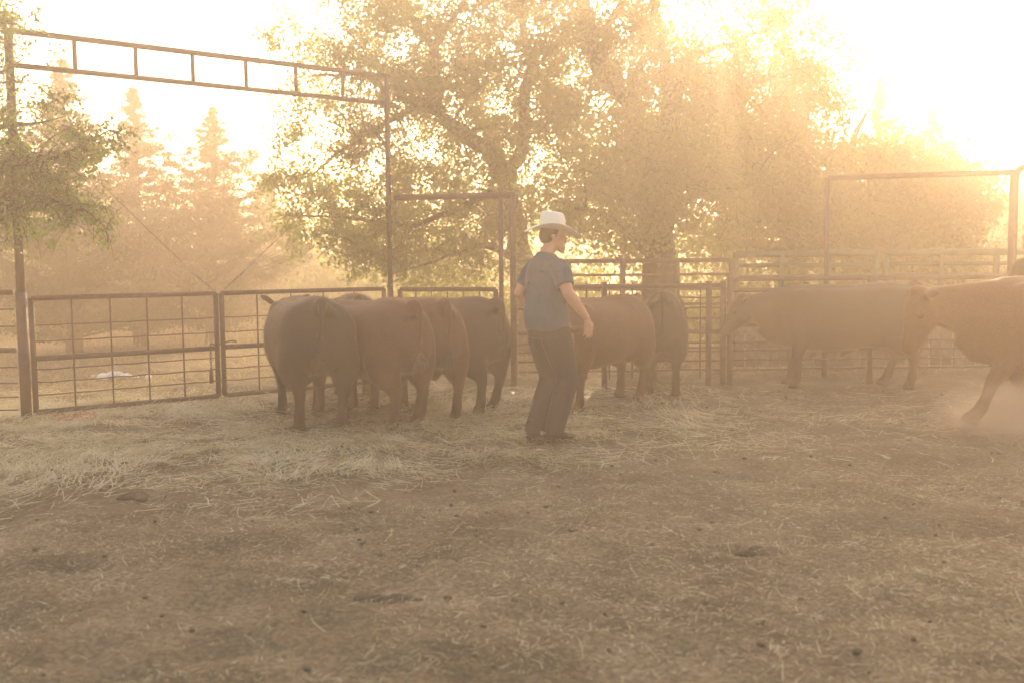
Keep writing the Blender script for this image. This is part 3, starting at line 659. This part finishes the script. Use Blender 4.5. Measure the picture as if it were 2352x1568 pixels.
def cow(label, loc, heading, coatm='black_coat', scale=1.0, legs=(0, 0, 0, 0), neck=(1.12, 0, .98), headdir=(.62, 0, -.78), bull=True, fat=1.0, lift=None, tail='down', switch='dark_hair', tailx=0.0, earup=0.0):
    """forward +X; legs = fore/aft swing of front-left, front-right, hind-left, hind-right hooves"""
    t = thing('cow', label, 'cattle', loc, heading, 'cattle in the dusty pen'); t.scale = (scale,) * 3
    m = MB(); w_ = fat
    # barrel: x, ztop, zbot, half width
    st = sm([(-.83, .98, .74, .09), (-.79, 1.08, .62, .19), (-.68, 1.15, .52, .285), (-.48, 1.165, .47, .31), (-.22, 1.15, .44, .32), (.05, 1.135, .41, .33), (.28, 1.14, .40, .315), (.48, 1.155, .41, .28), (.64, 1.145, .46, .235), (.78, 1.07, .54, .17), (.86, .98, .64, .09)], 3)
    m.loft([(a, 0, (b + c) / 2) for a, b, c, d in st], [d * w_ for *_, d in st], [(b - c) / 2 for _, b, c, _ in st], n=28, e=2.3)
    # loin and top line ridge
    st = sm([(-.82, 1.06, .05), (-.55, 1.10, .12), (-.1, 1.08, .11), (.35, 1.09, .10), (.6, 1.09, .09)], 3)
    m.loft([(a, 0, b) for a, b, _ in st], [d * 1.25 for *_, d in st], [d * .75 for *_, d in st], n=14)
    N = Vector(neck); hd = Vector(headdir).normalized(); yaw = math.atan2(N.y, N.x - .5)
    # neck
    P0 = Vector((.50, 0, .88)); P1 = Vector((.78, N.y * .25, .90 + (N.z - .98) * .35))
    st = sm([(*P0, .20, .27), (*P1, .165, .235), (*(P1.lerp(N, .55)), .135, .18), (*N, .105, .135)], 4)
    m.loft([r[:3] for r in st], list(st[:, 3]), list(st[:, 4]), n=20)
    m.loft([(.62, 0, .56), (.78, 0, .58), (.90, N.y * .2, .70 + (N.z - .98) * .2)], [.09, .085, .05], [.11, .10, .08], n=12)   # brisket
    # head
    hside = hd.cross(Vector((0, 0, 1)));
    hside = hside.normalized() if hside.length > .1 else Vector((0, 1, 0))
    hup = hside.cross(hd).normalized()
    if hup.z < 0: hup = -hup
    base = N - hd * .06 + Vector((0, 0, .02))
    st = sm([(0, .085, .11, .0), (.07, .115, .145, .0), (.16, .122, .150, -.01), (.26, .098, .120, -.02), (.36, .074, .088, -.03), (.43, .076, .078, -.035), (.485, .070, .062, -.035), (.505, .045, .040, -.035)], 3)
    m.loft([base + hd * a + hup * d for a, b, c, d in st], list(st[:, 1]), list(st[:, 2]), side=hside, n=18, e=2.3)
    m.ball(base + hd * .02 + hup * .10, .075, .075, .05)                                        # poll
    for s in (-1, 1):
        m.ball(base + hd * .20 + hup * .055 + hside * s * .098, .030, seg=10)                    # brow
        m.ball(base + hd * .16 - hup * .075 + hside * s * .06, .075, .05, .07)                   # jowl
        e0 = base + hd * .035 + hup * .07 + hside * s * .08; ed = (hside * s * (.93 - .5 * earup) - hd * .22 + Vector((0, 0, -.08 + earup))).normalized()
        m.loft([e0, e0 + ed * .06, e0 + ed * .13, e0 + ed * .19, e0 + ed * .215], [.020, .042, .052, .036, .012], [.022, .026, .026, .020, .012], side=hd, n=10)   # ear
    # legs
    for i, (fx, s) in enumerate(((1, 1), (1, -1), (0, 1), (0, -1))):
        sw = legs[i]; lf = (lift or {}).get(i, 0)
        if fx:
            J = [(.50, .155, .98, .075, .17), (.52, .185, .82, .11, .19), (.50, .190, .64, .105, .14), (.485, .178, .52, .082, .105), (.50, .168, .42, .062, .074), (.515, .160, .35, .058, .066), (.512, .158, .28, .047, .052), (.510, .155, .18, .044, .047), (.510, .155, .12, .053, .056), (.525, .155, .075, .048, .052), (.545, .155, .035, .062, .072), (.55, .155, -.01, .066, .080)]
            top = .75
        else:
            J = [(-.52, .150, 1.00, .11, .20), (-.55, .175, .84, .130, .25), (-.56, .190, .68, .140, .24), (-.60, .198, .55, .130, .20), (-.645, .188, .46, .105, .145), (-.69, .176, .39, .068, .088), (-.700, .172, .33, .054, .062), (-.675, .170, .23, .045, .050), (-.655, .168, .13, .055, .058), (-.635, .168, .08, .049, .053), (-.61, .168, .035, .062, .072), (-.605, .168, -.01, .066, .080)]
            top = .72
        pts = []
        for (x, y, z, a, b) in J:
            k = max(0, (top - z) / top)
            yy = y * (w_ if z > .5 else (1 + (w_ - 1) * .5)) * s
            if lf and z < .40 and fx:      # raised foreleg: cannon folds back a little from the knee
                q = (.38 - z); z2 = z + lf * .35 + q * lf * .9; x2 = x + sw * k + q * -.35 * lf * 3
                pts.append((x2, yy, z2, a, b))
            else: pts.append((x + sw * k + (.0 if fx else .03 * abs(sw) * math.sin(k * 3.1)), yy, z + (lf * .35 * k if lf else 0), a, b))
        pts = sm(pts, 2); m.loft([r[:3] for r in pts], list(np.abs(pts[:, 3])), list(np.abs(pts[:, 4])), n=14)
    # rump fullness, flanks, pins
    for s in (-1, 1):
        m.ball((-.60, s * .125 * w_, .86), .19, .145 * w_, .25, 16); m.ball((-.73, s * .09, 1.03), .08, .06, .06, 10)
        m.ball((-.33, s * .20 * w_, 1.03), .10, .06, .06, 10); m.ball((.47, s * .175 * w_, .90), .19, .095, .22, 14)
        m.ball((-.38, s * .17, .58), .16, .08, .14, 12)
    if bull:
        m.loft([(-.22, 0, .52), (-.12, 0, .44), (-.02, 0, .385), (.03, 0, .345)], [.07, .05, .035, .018], [.06, .05, .04, .02], n=10)
        m.loft([(-.56, 0, .66), (-.565, 0, .54), (-.565, 0, .45), (-.56, 0, .385)], [.055, .06, .072, .035], [.05, .055, .062, .03], n=12)
    # tail
    TP = [(-.74, 0, 1.13), (-.82, 0, 1.145), (-.872, tailx * .2, 1.08), (-.885, tailx * .5, .96), (-.87, tailx * .8, .80), (-.865, tailx, .66)]
    st = sm([(*p, r) for p, r in zip(TP, (.05, .046, .036, .026, .021, .019))], 4); m.loft([r[:3] for r in st], list(st[:, 3]), n=10)
    m.ball((-.77, 0, 1.14), .07, .055, .05, 12)
    body = skinned(m, .0175, 14)
    add('body', body, M[coatm], t)
    n = len(body.polygons); ce = np.zeros(n * 3); no = np.zeros(n * 3); body.polygons.foreach_get('center', ce); body.polygons.foreach_get('normal', no)
    ce = ce.reshape(-1, 3); no = no.reshape(-1, 3); hr = np.random.default_rng(9); k = hr.permutation(n)[:16000]; ce = ce[k] + hr.normal(0, .006, (len(k), 3)); no = no[k]
    dr = no * hr.uniform(.35, .9, (len(k), 1)) + np.array([-.55, 0, -.25]) + hr.normal(0, .2, (len(k), 3)); dr /= np.linalg.norm(dr, axis=1)[:, None]
    ln = hr.uniform(.010, .026, (len(k), 1)); sdv = np.cross(dr, no); sdv /= np.linalg.norm(sdv, axis=1)[:, None] + 1e-6
    add('coat_hair', npmesh(np.stack([ce + sdv * .0011, ce - sdv * .0011, ce + dr * ln], 1), np.arange(len(k) * 3).reshape(-1, 3)), M[coatm + '_hair'], t)
    # tail switch: many fine strands in one tuft
    rr = np.random.default_rng(int(abs(loc[0]) * 1000)); m = MB(); e = Vector(TP[-1])
    for k in range(46):
        a = rr.uniform(0, 6.28); sp = rr.uniform(.01, .055); l_ = rr.uniform(.10, .20)
        q0 = e + Vector((0, 0, rr.uniform(-.02, .08))); d = Vector((math.cos(a) * sp, math.sin(a) * sp * 1.3, 0))
        m.loft([q0, q0 + d * .9 + Vector((0, 0, -l_ * .35)), q0 + d * 1.3 + Vector((0, 0, -l_ * .7)), q0 + d * .9 + Vector((0, 0, -l_))], [.007, .006, .004, .0015], n=4, cap=False)
    add('tail_switch', m.mesh(), M[switch], t)
    for s in (-1, 1):
        m = MB(); m.ball(base + hd * .205 + hup * .035 + hside * s * .108, .019, seg=12); add('eye', m.mesh(), M['eye'], t)
    return t
def at(xd, yd): p = PG(xd, yd); return (p.x, p.y, -.004)
def near(xd, dep): return (PX(xd, 700, dep).x, dep, -.004)
# heading: 90 = straight away from the viewer, 180 = to the left
cow('black bull seen from behind, nearest of the group beside the gates', near(703, 9.12), R(111), 'black_coat', .985, (.02, -.05, .06, -.05), neck=(.98, .05, .95), headdir=(.7, -.1, -.5), fat=1.15, earup=.45, tailx=.05)
cow('dark brown bull with a pale tipped tail, between the black bull and the man', near(835, 9.1), R(133), 'brown_coat', .955, (.05, -.08, -.05, .06), fat=1.06, switch='tail_hair', neck=(1.0, .0, .80))
cow('bull mostly hidden behind the first two, only its back and a foreleg showing', near(812, 10.5), R(102), 'dark_coat', .96, (.02, -.05, 0, .05), neck=(1.0, .1, .8))
cow('dark bull squeezed behind the pale tailed one, rump toward the viewer', near(938, 9.55), R(121), 'brown_coat', .955, (.04, -.04, .06, -.05), neck=(1.0, 0, .8))
cow('black bull standing just left of the man, head hidden by the others', near(1018, 10.0), R(137), 'black_coat', .94, (.05, -.03, -.08, .06), neck=(1.0, 0, .8))
cow('brown cow behind the outstretched hand of the man', near(1372, 10.0), R(230), 'brown_coat', .93, (.03, -.06, .05, -.06), bull=False, neck=(.98, .25, .8))
cow('dark cow facing away behind the cow at the hand of the man', near(1525, 11.3), R(80), 'dark_coat', .95, (.02, -.02, .04, -.04), bull=False, fat=.8, neck=(1.0, 0, .8))
cow('large brown cow standing side on before the right hand fence', near(1935, 11.3), R(172), 'dark_coat', 1.0, (.0, .03, -.10, .12), neck=(1.06, 0, .90), headdir=(.60, -.05, -.58), fat=1.05)
cow('red cow striding in at the right edge with a glowing rim along its back', near(2482, 8.6), R(174), 'red_coat', 1.11, (.33, -.22, .06, -.14), neck=(1.16, .03, .95), headdir=(.42, .05, -.90), bull=True, fat=1.08, lift={0: .04})

# ------------------------------------------------------------------ people
M['skin'] = mat('skin', (.50, .27, .18), .5, .35, noise=8, col2=(.44, .22, .14)); M['hair'] = mat('brown_hair', (.05, .032, .02), .6, .3, noise=60)
M['tee'] = mat('blue_grey_cotton', (.045, .095, .125), .9, .1, noise=18, col2=(.035, .075, .10), bump=(14, .5, .012), sheen=.2)
M['jeans'] = mat('dark_denim', (.022, .030, .040), .9, .15, noise=40, col2=(.015, .020, .028), bump=(10, .6, .015), sheen=.2)
M['boot'] = mat('brown_boot_leather', (.045, .028, .018), .6, .4, noise=20); M['hat'] = mat('white_straw_hat', (.78, .74, .64), .7, .3, noise=120, col2=(.66, .62, .52), bump=(180, .3, .003), trans=0)
M['spur'] = mat('spur_steel', (.5, .5, .5), .3, .5, metal=1); M['dark_shirt'] = mat('dark_shirt', (.02, .02, .022), .9, .1, noise=10, bump=(14, .4, .01))
M['band'] = mat('hat_band', (.55, .50, .40), .6, .3)
def person(label, loc, heading, arms, headyaw, legs, shirt='tee', hat=True, hatcol='hat', spurs=True, scale=1.0):
    """local: +X forward, +Y left. arms/legs: joints in local metres"""
    t = thing('person', label, 'person', loc, heading); t.scale = (scale,) * 3
    m = MB()
    hips = Vector((0, 0, .98))
    # torso, neck (mostly under clothes)
    m.loft([(0, 0, .88), (0, 0, 1.0), (-.005, 0, 1.15), (0, 0, 1.32), (-.005, 0, 1.42), (-.005, 0, 1.48)], [.15, .155, .145, .165, .165, .08], [.11, .11, .10, .115, .10, .06], n=18)
    hy = R(headyaw); hf = Vector((math.cos(hy), math.sin(hy), -.12 if hat else 0)).normalized(); hs = Vector((-math.sin(hy), math.cos(hy), 0))
    hc = Vector((.055, 0, 1.635)) + hf * .01
    m.loft([(-.01, 0, 1.44), (.0, 0, 1.52), hc + Vector((0, 0, -.06)) - hf * .02], [.065, .056, .058], [.06, .056, .06], n=14)
    hp = lambda f, s, u: hc + hf * f + hs * s + Vector((0, 0, u))
    m.ball(hp(-.01, 0, .03), .096, .077, .10, 20) if abs(hy) < .05 else m.loft([hp(-.105, 0, .03), hp(-.09, 0, .03), hp(-.05, 0, .03), hp(0, 0, .03), hp(.05, 0, .03), hp(.08, 0, .03), hp(.088, 0, .03)], [.02, .05, .073, .078, .066, .045, .02], [.03, .06, .09, .10, .09, .065, .04], side=hs, n=18)
    m.loft([hp(.0, 0, -.02), hp(.045, 0, -.05), hp(.068, 0, -.085), hp(.066, 0, -.108)], [.062, .055, .038, .022], [.06, .052, .032, .018], side=hs, n=14)   # jaw, chin
    m.loft([hp(.078, 0, .022), hp(.092, 0, .0), hp(.108, 0, -.022), hp(.090, 0, -.034)], [.008, .010, .016, .012], [.008, .010, .012, .008], side=hs, n=8)       # nose
    m.loft([hp(.078, -.024, -.055), hp(.086, 0, -.055), hp(.078, .024, -.055)], [.008] * 3, n=8); m.loft([hp(.076, -.02, -.068), hp(.084, 0, -.069), hp(.076, .02, -.068)], [.008] * 3, n=8)
    for s in (-1, 1):
        m.loft([hp(-.012, s * .076, .025), hp(-.020, s * .088, .008), hp(-.012, s * .082, -.022)], [.007, .008, .006], [.018, .020, .010], side=hs, n=8)
        m.loft([hp(.074, s * .012, .040), hp(.072, s * .035, .044), hp(.058, s * .055, .038)], [.008] * 3, n=6)
    # arms and hands
    for s, A in arms.items():
        sh, el, wr, hd, curl = [Vector(a) if hasattr(a, '__len__') else a for a in A]
        m.loft([sh, sh.lerp(el, .3), sh.lerp(el, .75), el, el.lerp(wr, .25), el.lerp(wr, .7), wr], [.055, .054, .050, .047, .051, .040, .030], [.055, .056, .050, .047, .048, .036, .024], side=(0, 1, 0), n=14)
        hd = hd.normalized(); pn = Vector((0, 1, 0)) * -s; pn = (pn - hd * pn.dot(hd)).normalized()    # palm normal faces the body
        sd_ = hd.cross(pn).normalized()
        fwd = sd_ if sd_.x > 0 else -sd_
        m.loft([wr, wr + hd * .035, wr + hd * .075, wr + hd * .098], [.027, .036, .042, .038], [.020, .016, .014, .011], side=fwd, n=12)
        for j, (o_, ln, dl) in enumerate(((.031, .072, .0), (.0105, .080, .004), (-.010, .075, .0), (-.030, .058, -.008))):
            b_ = wr + hd * (.090 + dl) + fwd * o_; c1 = curl * (1 + .15 * j)
            d1 = (hd + pn * c1 * .5 + fwd * o_ * 3).normalized(); d2 = (hd + pn * c1 * 1.2 + fwd * o_ * 3).normalized(); d3 = (hd + pn * c1 * 2.2).normalized()
            p1 = b_ + d1 * ln * .45; p2 = p1 + d2 * ln * .32; p3 = p2 + d3 * ln * .25
            m.loft([b_ - hd * .02, b_, p1, p2, p3], [.0095, .0095, .0088, .0080, .0058], side=fwd, n=8)
        b_ = wr + hd * .025 + fwd * .028; d1 = (hd * .75 + fwd * .6 + pn * .25).normalized(); d2 = (hd * .95 + fwd * .15 + pn * .3).normalized()
        m.loft([b_ - fwd * .01, b_ + d1 * .03, b_ + d1 * .045 + d2 * .012, b_ + d1 * .048 + d2 * .045], [.013, .012, .0105, .007], n=8)
    # legs
    for s, (hp_, kn, an, toe) in legs.items():
        hp_, kn, an, toe = map(Vector, (hp_, kn, an, toe))
        toe = an.lerp(toe, .45)
        m.loft([hp_, hp_.lerp(kn, .5), kn, kn.lerp(an, .35), kn.lerp(an, .8), an + Vector((0, 0, -.02))], [.088, .075, .054, .056, .04, .036], side=(0, 1, 0), n=12)
        m.loft([an + Vector((0, 0, -.03)), an.lerp(toe, .5) + Vector((0, 0, -.03)), toe + Vector((0, 0, .03))], [.030, .028, .02], [.03, .022, .015], side=(0, 1, 0), n=10)
    add('body', skinned(m, .0052, 3, .5), M['skin'], t)
    # hair
    m = MB(); m.loft([hp(-.112, 0, .02), hp(-.098, 0, .02), hp(-.06, 0, .025), hp(-.01, 0, .04), hp(.03, 0, .07)], [.03, .058, .082, .086, .07], [.04, .07, .095, .085, .05], side=hs, n=16)
    add('hair', skinned(m, .008, 2), M['hair'], t)
    # shirt
    m = MB()
    m.loft([(.0, 0, .90), (.0, 0, .93), (-.01, 0, 1.02), (-.01, 0, 1.15), (.0, 0, 1.28), (-.005, 0, 1.38), (-.01, 0, 1.455), (-.005, 0, 1.50), (-.002, 0, 1.515)],
           [.192, .200, .200, .188, .190, .188, .150, .090, .066], [.142, .156, .160, .150, .148, .134, .10, .075, .066], n=26, e=2.3)
    for s, A in arms.items():
        sh, el = Vector(A[0]), Vector(A[1]); e_ = sh.lerp(el, .72)
        m.loft([sh + Vector((0, -s * .05, .012)), sh.lerp(e_, .35), sh.lerp(e_, .8), e_], [.072, .078, .074, .072], [.082, .084, .076, .074], side=(0, 1, 0), n=14)
    rr = np.random.default_rng(5)
    for k in range(10):   # cloth folds
        z = rr.uniform(.95, 1.35); a = rr.uniform(0, 6.28); x, y = .142 * math.cos(a), .178 * math.sin(a); d = Vector((-math.sin(a) * .09, math.cos(a) * .11, rr.uniform(-.09, .09)))
        m.loft([Vector((x, y, z)) - d, Vector((x * 1.03, y * 1.03, z)), Vector((x, y, z)) + d], [.004, .011, .004], n=6)
    add('shirt', skinned(m, .009, 3), M[shirt], t)
    # trousers
    m = MB(); m.loft([(0, 0, .84), (0, 0, .90), (0, 0, 1.0)], [.182, .190, .180], [.14, .148, .135], n=20)
    for s, (hp_, kn, an, toe) in legs.items():
        hp_, kn, an = map(Vector, (hp_, kn, an))
        m.loft([hp_ + Vector((0, 0, .03)), hp_.lerp(kn, .25), hp_.lerp(kn, .65), kn, kn.lerp(an, .4), kn.lerp(an, .8), an + Vector((0, 0, .015)), an + Vector((0, 0, -.035))], [.108, .116, .102, .090, .086, .078, .076, .080], [.122, .132, .112, .096, .092, .082, .080, .084], side=(0, 1, 0), n=16)
        for k in range(7):
            z = rr.uniform(.02, .5); c = kn.lerp(an, z) if k % 2 else hp_.lerp(kn, .5 + z); m.loft([c + Vector((.06, -.05, .02)), c + Vector((-.074, 0, -.01)), c + Vector((.05, .055, .015))], [.004, .013, .004], n=6)
    add('trousers', skinned(m, .009, 3), M['jeans'], t)
    # boots
    for s, (hp_, kn, an, toe) in legs.items():
        an, toe = Vector(an), Vector(toe); f = (toe - an); f.z = 0; f.normalize(); g = Vector((-f.y, f.x, 0)); a0 = Vector((an.x, an.y, 0))
        m = MB(); m.loft([an + Vector((0, 0, .10)), an + Vector((0, 0, 0)), a0 + Vector((0, 0, .055))], [.052, .046, .042], [.058, .054, .05], side=g, n=14)
        st = [(-.065, .035, .020, .025), (-.04, .055, .037, .045), (.02, .055, .040, .045), (.09, .045, .047, .032), (.15, .038, .040, .022), (.19, .036, .022, .014), (.205, .036, .008, .008)]
        m.loft([a0 + f * a + Vector((0, 0, b)) for a, b, _, _ in st], [c for *_, c, _ in st], [d for *_, d in st], side=g, n=14)
        m.box(a0 + f * -.035 + Vector((0, 0, .018)), .055, .06, .036, math.atan2(f.y, f.x))
        add('boot', skinned(m, .007, 2), M['boot'], t)
        if spurs:
            m = MB(); z = Vector((0, 0, .085)); arc = [a0 + f * (-.062 * math.cos(q)) + g * (.052 * math.sin(q)) + z for q in np.linspace(-1.9, 1.9, 11)]
            m.loft(arc, .006, n=6); tip = a0 - f * .115 + z; m.pipe(a0 - f * .06 + z, tip, .006, 6)
            for k in range(8):
                q = k * math.pi / 4; m.loft([tip, tip + f * (.022 * math.cos(q)) + Vector((0, 0, .022 * math.sin(q)))], [.005, .002], n=4)
            add('spur', m.mesh(), M['spur'], t)
    if hat:
        h = thing('cowboy_hat', '', ''); 
        for k_ in ('label', 'category'):
            if k_ in h: del h[k_]
        bpy.data.objects.remove(h)
        bm = bmesh.new(); NS = 48
        def ring(rx, ry, zf):
            return [bm.verts.new(hp(rx * math.cos(2 * math.pi * k / NS) - .005, ry * math.sin(2 * math.pi * k / NS), zf(2 * math.pi * k / NS))) for k in range(NS)]
        B = .068
        curl = lambda k: (lambda a: B + k * (.040 * abs(math.sin(a)) ** 2 - .052 * abs(math.cos(a)) ** 2))
        dent = lambda z, k: (lambda a: B + z - k * (.35 + .65 * abs(math.cos(a))) )
        prof = [ring(.098, .080, lambda a: B - .004), ring(.135, .110, curl(.15)), ring(.175, .140, curl(.45)), ring(.226, .172, curl(.95)), ring(.231, .175, curl(1.0)), ring(.226, .171, lambda a: curl(.97)(a) + .008),
                ring(.175, .141, lambda a: curl(.45)(a) + .008), ring(.130, .108, lambda a: curl(.12)(a) + .008), ring(.106, .087, lambda a: B + .006), ring(.103, .085, lambda a: B + .04), ring(.100, .082, lambda a: B + .092), ring(.094, .075, lambda a: B + .118), ring(.082, .062, lambda a: B + .134), ring(.062, .042, lambda a: B + .140), ring(.042, .018, lambda a: B + .130), ring(.01, .006, lambda a: B + .126)]
        for a_, b_ in zip(prof[:-1], prof[1:]):
            for k in range(NS): bm.faces.new((a_[k], a_[(k + 1) % NS], b_[(k + 1) % NS], b_[k]))
        bm.faces.new(prof[-1]); bm.faces.new(prof[0][::-1])
        bmesh.ops.recalc_face_normals(bm, faces=bm.faces); me = bpy.data.meshes.new('m'); bm.to_mesh(me); bm.free(); me.polygons.foreach_set('use_smooth', np.ones(len(me.polygons), bool))
        ho = add('hat', me, M[hatcol], t)
        m = MB(); m.loft([hp(.106 * math.cos(q) - .005, .088 * math.sin(q), B + .022) for q in np.linspace(0, 6.283, 40)], [.0035] * 40, [.011] * 40, side=(0, 0, 0.001), n=6, cap=False)
        m.bm.free()
        m = MB(); ra = []
        for z, e_ in ((.010, .002), (.030, .0025)):
            ra.append([m.bm.verts.new(hp((.1045 + e_) * math.cos(2 * math.pi * k / NS) - .005, (.0865 + e_) * math.sin(2 * math.pi * k / NS), B + z)) for k in range(NS)])
        for k in range(NS): m.bm.faces.new((ra[0][k], ra[0][(k + 1) % NS], ra[1][(k + 1) % NS], ra[1][k]))
        add('hat_band', m.mesh(), M['band'], ho)
    return t
pp = PG(1258, 1012)
person('man in white cowboy hat, blue grey t-shirt and dark jeans reaching toward the cattle', (pp.x, pp.y, -.002), R(33),
       {-1: ((.0, -.178, 1.405), (.00, -.285, 1.20), (.15, -.335, 1.00), (.10, -.02, -1), .35), 1: ((.0, .178, 1.405), (-.10, .245, 1.19), (.10, .27, 1.03), (.4, -.05, -1), .4)},
       -24, {-1: ((.0, -.09, .92), (.13, -.10, .51), (.02, -.07, .10), (.22, -.10, .03)), 1: ((.0, .085, .92), (.09, .08, .50), (-.09, .055, .10), (.10, .07, .03))}, scale=1.0)
p2 = PX(2374, 700, 9.9)
person('person in a dark shirt mostly beyond the right edge, behind the red cow', (p2.x, p2.y, 0), R(200),
       {-1: ((.0, -.178, 1.405), (.02, -.26, 1.17), (.16, -.25, 1.0), (.3, 0, -1), .4), 1: ((.0, .178, 1.405), (.0, .26, 1.17), (.12, .25, .98), (.3, 0, -1), .4)},
       0, {-1: ((.0, -.085, .92), (.04, -.09, .50), (-.02, -.09, .10), (.16, -.10, .03)), 1: ((.0, .085, .92), (.02, .09, .50), (-.02, .09, .10), (.16, .11, .03))}, 'dark_shirt', hat=False, spurs=False, scale=.98)

# ------------------------------------------------------------------ air
def haze():
    m = bpy.data.materials.new('dusty_air'); m.use_nodes = True; t = m.node_tree; t.nodes.remove(t.nodes['Principled BSDF'])
    v = t.nodes.new('ShaderNodeVolumePrincipled'); v.inputs['Color'].default_value = (*HAZE['color'], 1); v.inputs['Density'].default_value = HAZE['density']; v.inputs['Anisotropy'].default_value = HAZE['g']
    t.links.new(v.outputs[0], t.nodes['Material Output'].inputs['Volume'])
    b = MB(); b.box((0, 69, 4.8), 212, 186, 12.4); o = add('haze', b.mesh(False), m); tag(o, kind='stuff')
haze()
def dust():
    m = bpy.data.materials.new('kicked_dust'); m.use_nodes = True; t = m.node_tree; t.nodes.remove(t.nodes['Principled BSDF'])
    v = t.nodes.new('ShaderNodeVolumePrincipled'); v.inputs['Color'].default_value = (1, .86, .68, 1); v.inputs['Anisotropy'].default_value = .3
    tc = t.nodes.new('ShaderNodeTexCoord'); ln = t.nodes.new('ShaderNodeVectorMath'); ln.operation = 'LENGTH'; t.links.new(tc.outputs['Object'], ln.inputs[0])
    n = t.nodes.new('ShaderNodeTexNoise'); n.inputs['Scale'].default_value = 1.7; n.inputs['Detail'].default_value = 3; t.links.new(tc.outputs['Object'], n.inputs['Vector'])
    def ma(op, a, b, c=None):
        q = t.nodes.new('ShaderNodeMath'); q.operation = op; q.use_clamp = op == 'SUBTRACT'
        for i, x in enumerate((a, b)):
            if hasattr(x, 'is_linked') or hasattr(x, 'links'): t.links.new(x, q.inputs[i])
            else: q.inputs[i].default_value = x
        return q.outputs[0]
    fall = ma('POWER', ma('SUBTRACT', 1.0, ln.outputs['Value']), 1.3); nz = ma('MULTIPLY', ma('SUBTRACT', n.outputs[0], .33), 12.0)
    t.links.new(ma('MULTIPLY', fall, ma('MULTIPLY', nz, 3.2)), v.inputs['Density'])
    t.links.new(v.outputs[0], t.nodes['Material Output'].inputs['Volume'])
    b = MB(); b.ball((0, 0, 0), 1.0, seg=24); o = add('dust_cloud', b.mesh(), m); c = PG(2390, 985)
    o.location = (c.x, c.y, .08); o.scale = (.95, .8, .42); tag(o, 'low cloud of dust kicked up by the hooves of the red cow', 'dust', kind='stuff')
dust()
